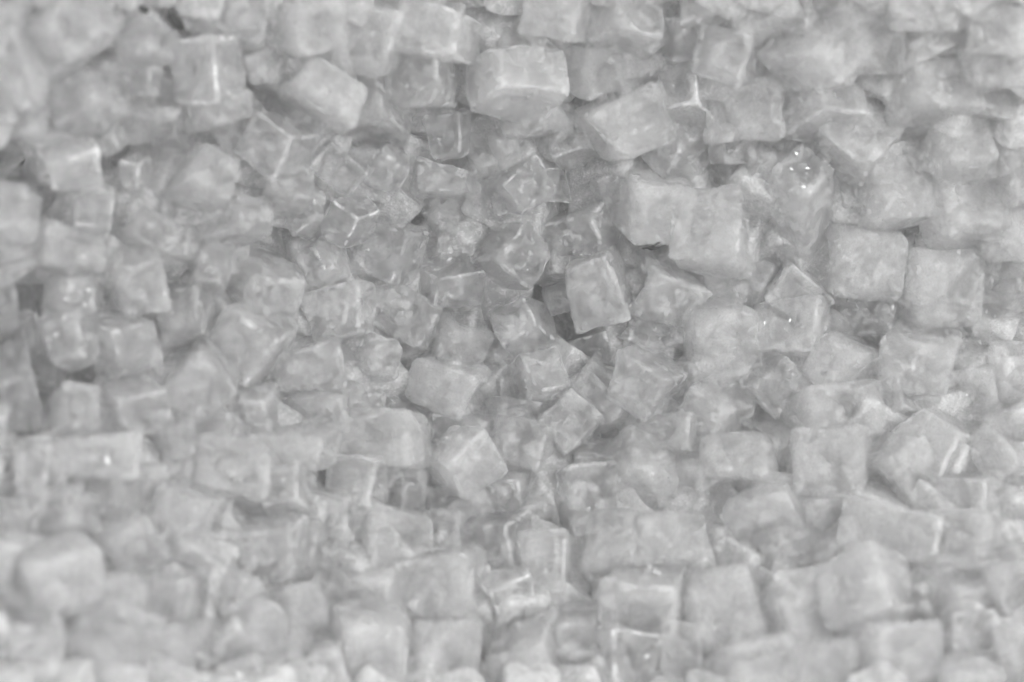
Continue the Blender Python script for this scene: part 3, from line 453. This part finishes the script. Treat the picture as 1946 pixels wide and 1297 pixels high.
# ---------------------------------------------------------------- the cubes one can see
CAM = np.array(CAM_LOC)
def facing(R, p, pick):
    v = CAM-p; v /= np.linalg.norm(v); c = [(float(R[:, ax]@v)*sg, (ax, sg)) for ax in range(3) for sg in (-1, 1)]
    c.sort(reverse=True); return c[pick][1]
GROW = (1.0, 1.0, 1.0)
def put_cube(row, label, seed, group, n=16):
    x, y, z, qw, qx, qy, qz, dx, dy, dz, taper, clr = row
    p = np.array((x, y, z))/1000; R = qrot((qw, qx, qy, qz)); rng = random.Random(seed)
    ring = any(w in label for w in ('ring', 'hollow', 'core', 'dimple', 'outline', 'rim', 'pit'))
    P, Q, rim = ice_shape([v/1000*GROW[clr] for v in (dx, dy, dz)], taper, seed, n, facing(R, p, 0 if ring or rng.random() < .7 else 1), (.34 if ring else rng.choice((.14, .24, .32, .4))))
    o = link('ice_cube', make_mesh('ice_cube', P, Q, rim, ICE[clr]), label, 'ice cube', group)
    o.location = p; o.rotation_mode = 'QUATERNION'; o.rotation_quaternion = (qw, qx, qy, qz); o['clarity'] = clr/2
    return o

def crack_material():
    m = bpy.data.materials.new('crack_in_ice'); m.use_nodes = True; n = m.node_tree.nodes; l = m.node_tree.links; n.clear()
    out = n.new('ShaderNodeOutputMaterial'); mix = n.new('ShaderNodeMixShader'); tp = n.new('ShaderNodeBsdfTransparent'); w = n.new('ShaderNodeBsdfPrincipled')
    w.inputs['Base Color'].default_value = (.85, .85, .85, 1); w.inputs['Roughness'].default_value = .25
    tc = n.new('ShaderNodeTexCoord'); nz = n.new('ShaderNodeTexNoise'); nz.inputs['Scale'].default_value = 420; nz.inputs['Detail'].default_value = 6; nz.inputs['Distortion'].default_value = 1.5
    mr = n.new('ShaderNodeMapRange'); mr.inputs[1].default_value = .48; mr.inputs[2].default_value = .70; mr.inputs[4].default_value = .75
    l.new(tc.outputs['Object'], nz.inputs['Vector']); l.new(nz.outputs[0], mr.inputs[0]); l.new(mr.outputs[0], mix.inputs[0])
    l.new(tp.outputs[0], mix.inputs[1]); l.new(w.outputs[0], mix.inputs[2]); l.new(mix.outputs[0], out.inputs[0]); return m
CRACK = crack_material()
def simple_mesh(name, V, Fc, mat):
    me = bpy.data.meshes.new(name); me.from_pydata([tuple(map(float, v)) for v in V], [], Fc); me.polygons.foreach_set('use_smooth', [True]*len(me.polygons)); me.materials.append(mat); me.update(); return me
def child(parent, name, me, kind=None):
    o = link(name, me, None, None, None, kind, parent); o['clarity'] = 0.0; return o
def inner_crack(o, dims, rng):
    """a crumpled fracture sheet held inside the ice"""
    R = Matrix.Rotation(rng.uniform(0, 6.28), 3, Vector([rng.gauss(0, 1) for _ in range(3)]).normalized()); n = 9; s = min(dims)*.40; V, Fc = [], []
    ph = [rng.uniform(0, 6.28) for _ in range(4)]; off = Vector([rng.uniform(-.12, .12)*d for d in dims])
    for i in range(n):
        for j in range(n):
            u, v = 2*i/(n-1)-1, 2*j/(n-1)-1; k = 1-.22*abs(u*v)+.1*math.sin(5*u+ph[0])*math.cos(4*v+ph[1])
            V.append(R @ Vector((u*s*k, v*s*k*.8, s*(.22*math.sin(2.6*u+ph[2])*math.cos(2.1*v+ph[3])+rng.gauss(0, .02))))+off)
    for i in range(n-1):
        for j in range(n-1): Fc.append((i*n+j, (i+1)*n+j, (i+1)*n+j+1, i*n+j+1))
    child(o, 'inner_crack', simple_mesh('inner_crack', V, Fc, CRACK))
def axis_frame(axis, dims):
    ax, sg = axis; n = Vector((0, 0, 0)); n[ax] = sg; a = Vector((0, 0, 0)); a[(ax+1) % 3] = 1; return n, a, n.cross(a), dims[ax]/2
def inner_ring(o, dims, axis, rng, solid):
    """the cloudy core, or the ring it leaves when the cube froze from outside in"""
    n, a, b, h = axis_frame(axis, dims); s = min(dims)/2; R0, r0 = (s*.26, s*.2) if solid else (s*rng.uniform(.42, .58), s*rng.uniform(.09, .14)); V, Fc = [], []; N, M = 28, 8; ph = rng.uniform(0, 6.28)
    for i in range(N):
        t = 2*math.pi*i/N; w = 1+.10*math.sin(2*t+ph)+.06*math.sin(5*t+ph*2)
        for j in range(M):
            p = 2*math.pi*j/M; rr = R0*w+r0*math.cos(p)*(1+.25*math.sin(3*t+ph)); V.append(a*rr*math.cos(t)+b*rr*math.sin(t)*.88+n*(h*.34+r0*math.sin(p)*1.1))
    for i in range(N):
        for j in range(M): Fc.append((i*M+j, ((i+1) % N)*M+j, ((i+1) % N)*M+(j+1) % M, i*M+(j+1) % M))
    if solid: Fc.append(tuple(i*M+4 for i in range(N)))
    me = simple_mesh('cloudy_core', V, Fc, CRACK); child(o, 'cloudy_core' if solid else 'cloudy_ring', me)
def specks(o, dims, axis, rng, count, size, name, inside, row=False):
    """bubbles in the ice or small white chips that paint glints on it: too many to pick apart"""
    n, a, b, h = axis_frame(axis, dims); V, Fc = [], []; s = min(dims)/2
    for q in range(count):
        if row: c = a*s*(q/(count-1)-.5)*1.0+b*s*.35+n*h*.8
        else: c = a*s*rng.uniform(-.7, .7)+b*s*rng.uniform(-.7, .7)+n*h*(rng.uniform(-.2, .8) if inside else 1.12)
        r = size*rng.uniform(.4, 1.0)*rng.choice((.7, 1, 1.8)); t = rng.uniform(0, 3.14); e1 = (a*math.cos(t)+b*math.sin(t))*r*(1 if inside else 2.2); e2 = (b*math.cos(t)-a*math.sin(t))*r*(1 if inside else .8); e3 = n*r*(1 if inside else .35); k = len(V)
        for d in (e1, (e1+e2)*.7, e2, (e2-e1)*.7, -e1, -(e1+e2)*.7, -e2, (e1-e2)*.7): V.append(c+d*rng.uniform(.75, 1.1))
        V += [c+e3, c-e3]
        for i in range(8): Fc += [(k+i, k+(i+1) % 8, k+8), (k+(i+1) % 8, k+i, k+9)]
    child(o, name, simple_mesh(name, V, Fc, GLINT_WHITE if not inside else BUBBLE), 'stuff')
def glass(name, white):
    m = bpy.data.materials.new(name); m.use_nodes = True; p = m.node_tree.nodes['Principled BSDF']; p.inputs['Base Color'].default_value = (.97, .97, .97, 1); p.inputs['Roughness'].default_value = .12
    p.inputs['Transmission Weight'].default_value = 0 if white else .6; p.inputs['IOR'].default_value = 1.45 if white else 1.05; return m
GLINT_WHITE = glass('painted_glint', True); BUBBLE = glass('air_bubble', False)  # white chips painting specular glints onto the ice, and air bubbles

for k, (row, label) in enumerate(CUBES):
    o = put_cube(row, label, 100+k, 'clear and frosted ice cubes heaped together')
    rng = random.Random(7000+k); dims = [v/1000 for v in row[7:10]]; clr = row[11]
    R = qrot(row[3:7]); ax = facing(R, np.array(row[:3])/1000, 0)
    blurred = 'blurred' in label
    if any(w in label for w in ('rim', 'outline', 'V-shaped', 'thin-edged')): o['rim_frost'] = 1.0
    elif clr == 2 or rng.random() < .2: o['rim_frost'] = .35
    if (clr >= 1 or rng.random() < .5) and not blurred: inner_crack(o, dims, rng)
    if clr == 2 and rng.random() < .6 and not blurred: inner_crack(o, dims, rng)
    if ' core' in label: inner_ring(o, dims, ax, rng, True)
    elif any(w in label for w in ('ring', 'rosette', 'arched ghost', 'curl inside', 'round middle', 'hollows')): inner_ring(o, dims, ax, rng, False)
    if 'bright glints' in label or 'with a dimple' in label: specks(o, dims, ax, rng, 12 if 'dimple' in label else 16, .0004, 'painted_glints', False)
    elif rng.random() < (.25 if blurred and row[0] < 0 else .08): specks(o, dims, ax, rng, rng.randint(1, 5), .00045 if blurred else .0003, 'painted_glints', False)
    if 'row of bubbles' in label: specks(o, dims, ax, rng, 6, .0012, 'air_bubbles', True, True)
    elif clr == 2 and not blurred: specks(o, dims, ax, rng, 14, .0005, 'air_bubbles', True)

# ---------------------------------------------------------------- the ice beneath them
def near(px, py):
    u = (px-973)/973; v = (py-570)/650
    return 0.12*max(0, -u-0.15)**1.1+0.075*max(0, v)**1.5+0.055*max(0, -v)**1.3+0.05*max(0, u-.2)*abs(v)
FOC = 85/36*1946; DIST = .45/36*85; RC = np.array(Matrix.Rotation(TILT, 3, 'X'))
def lower_row(f):
    px, py, depth, q, size, taper, clr, lay = f
    D = DIST-near(px, py)+depth
    p = RC@np.array(((px-973)/FOC*D, -(py-648.5)/FOC*D, -D))+CAM
    qq = Matrix(RC.tolist()).to_quaternion() @ Quaternion(q)
    return [p[0]*1000, p[1]*1000, p[2]*1000, *qq]+[s*1.2*D/FOC*1000 for s in size]+[taper, clr]
layers = lower_layers(); picked = set(PICKED)
# the few open shafts through which the dark ground shows: place and width
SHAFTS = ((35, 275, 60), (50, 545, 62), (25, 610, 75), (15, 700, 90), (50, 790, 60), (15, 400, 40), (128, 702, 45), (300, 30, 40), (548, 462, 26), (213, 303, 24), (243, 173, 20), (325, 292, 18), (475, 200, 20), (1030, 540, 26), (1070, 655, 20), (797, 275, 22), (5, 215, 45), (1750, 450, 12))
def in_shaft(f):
    return any(math.hypot(f[0]-a, f[1]-b) < w+14 for a, b, w in SHAFTS)
used = set()
def gap_label(r):
    near_ = sorted(CUBES, key=lambda c: (c[0][0]-r[0])**2+(c[0][1]-r[1])**2)
    for row, lab in near_:
        d = lab.split(',')[0]
        if len(d.split()) <= 8 and d not in used:
            used.add(d); return 'dim ice cube in the gap beside the '+d
for i in PICKED:
    if in_shaft(layers[i]): continue
    put_cube(lower_row(layers[i]), gap_label(lower_row(layers[i])), 1000+i, 'ice cubes of the lower layer')
shaft_ice = []
def mass(name, label, members, mat, clarity, n):
    VV, QQ, RR, base = [], [], [], 0
    for i, f in members:
        r = lower_row(f); P, Q, rim = ice_shape([d/1000 for d in r[7:10]], r[10], 3000+i, n)
        P = P@qrot(r[3:7]).T+np.array(r[:3])/1000
        VV.append(P); QQ.append(Q+base); RR.append(rim); base += len(P)
    o = link(name, make_mesh(name, np.vstack(VV), np.vstack(QQ), np.concatenate(RR), mat), label, 'ice', None, 'stuff'); o['clarity'] = clarity
groups = {0: [], 1: []}
for i, f in enumerate(layers):
    if i in picked: continue
    if in_shaft(f):
        if f[7] == 2: shaft_ice.append((i, f))
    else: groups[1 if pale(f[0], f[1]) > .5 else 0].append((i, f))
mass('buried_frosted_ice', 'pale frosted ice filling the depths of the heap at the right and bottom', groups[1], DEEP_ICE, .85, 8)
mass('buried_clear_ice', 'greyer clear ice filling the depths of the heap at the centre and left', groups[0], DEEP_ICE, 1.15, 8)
mass('dark_clear_ice', 'dark clear ice at the bottom of the open gaps', shaft_ice, ICE[2], 1.0, 16)

# the surface the heap lies on
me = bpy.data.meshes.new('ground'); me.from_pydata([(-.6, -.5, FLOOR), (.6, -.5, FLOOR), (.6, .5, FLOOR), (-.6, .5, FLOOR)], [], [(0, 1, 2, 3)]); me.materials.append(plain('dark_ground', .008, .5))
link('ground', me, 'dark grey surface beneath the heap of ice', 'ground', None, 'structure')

# ---------------------------------------------------------------- a twig between the cubes, and a gap's shade painted as black strands
DARK = plain('dark_twig_and_shade', .004, .6)
def at(px, py, lift):
    D = DIST-near(px, py)-lift; return Vector((RC@np.array(((px-973)/FOC*D, -(py-648.5)/FOC*D, -D))+CAM).tolist())
def strand(pts, radii, lift):
    P = [at(x, y, lift+.0006*math.sin(i*2.1)) for i, (x, y) in enumerate(pts)]; V, Fc = [], []; M = 6
    for i, p in enumerate(P):
        d = (P[min(i+1, len(P)-1)]-P[max(i-1, 0)]).normalized(); a = d.cross(Vector((0, 0, 1))).normalized(); b = d.cross(a)
        for j in range(M): t = 2*math.pi*j/M; V.append(p+(a*math.cos(t)+b*math.sin(t))*radii[i]*2.0/FOC*DIST)
    for i in range(len(P)-1):
        for j in range(M): Fc.append((i*M+j, i*M+(j+1) % M, (i+1)*M+(j+1) % M, (i+1)*M+j))
    Fc += [tuple(range(M))[::-1], tuple(range((len(P)-1)*M, len(P)*M))]; return V, Fc
def dark_bits(name, label, cat, strands):
    # rest it on whatever ice lies under it
    bpy.context.view_layer.update(); dg = bpy.context.evaluated_depsgraph_get(); lift = 0; c = Vector(CAM_LOC)
    for _, pts, _r in strands:
        for x, y in pts:
            q = at(x, y, 0); ok, hit, *_o = scene.ray_cast(dg, c, (q-c).normalized())
            if ok: lift = max(lift, (hit-q).dot((c-q).normalized())+.007)
    root = bpy.data.objects.new(name, None); scene.collection.objects.link(root); root['label'] = label; root['category'] = cat
    root.location = at(*strands[0][1][0], lift); bpy.context.view_layer.update()
    for part, pts, rad in strands:
        V, Fc = strand(pts, rad, lift); o = link(part, simple_mesh(part, [v-root.location for v in V], Fc, DARK), parent=root)
dark_bits('twig_fragment', 'tiny black forked twig fragment lying between frosted ice cubes right of centre', 'twig', [
    ('stem', [(1221, 473), (1229, 471), (1236, 472), (1243, 472), (1249, 472)], [.9, 1.1, 2.0, 1.9, .8]),
    ('fork', [(1238, 469), (1245, 466), (1251, 462), (1257, 461)], [.9, .7, 1.0, .4]), ('fork', [(1249, 472), (1255, 470), (1260, 468), (1268, 466)], [.8, .7, .9, .4])])
dark_bits('painted_gap_shade', 'thin black sliver painted for the dark gap between blurred ice cubes near the top left', 'dark_bits', [
    ('shadow', [(264, 13), (270, 17), (277, 20), (283, 21)], [1, 3.4, 3.6, 1]), ('shadow', [(322, 28), (330, 38), (338, 46), (347, 53)], [1.5, 4.5, 5.5, 2])])  # shade of the open gap, painted as black strands

# ---------------------------------------------------------------- added to lower the contrast: a thin mist standing over the ice
V = [(x, y, z) for z in (FLOOR-1.0, 1.16) for y in (-1.1, 1.1) for x in (-1.2, 1.2)]
me = bpy.data.meshes.new('added_haze'); me.from_pydata(V, [], [(0, 2, 3, 1), (4, 5, 7, 6), (0, 1, 5, 4), (2, 6, 7, 3), (0, 4, 6, 2), (1, 3, 7, 5)])
hm = bpy.data.materials.new('veil'); hm.use_nodes = True; hn = hm.node_tree.nodes; hn.remove(hn['Principled BSDF'])
pv = hn.new('ShaderNodeVolumePrincipled'); pv.inputs['Color'].default_value = (.95, .95, .95, 1); pv.inputs['Density'].default_value = VEIL_DENSITY
hm.node_tree.links.new(pv.outputs[0], hn['Material Output'].inputs['Volume']); me.materials.append(hm)
link('added_haze', me, 'added contrast-lowering mist over the ice', None, None, 'stuff')
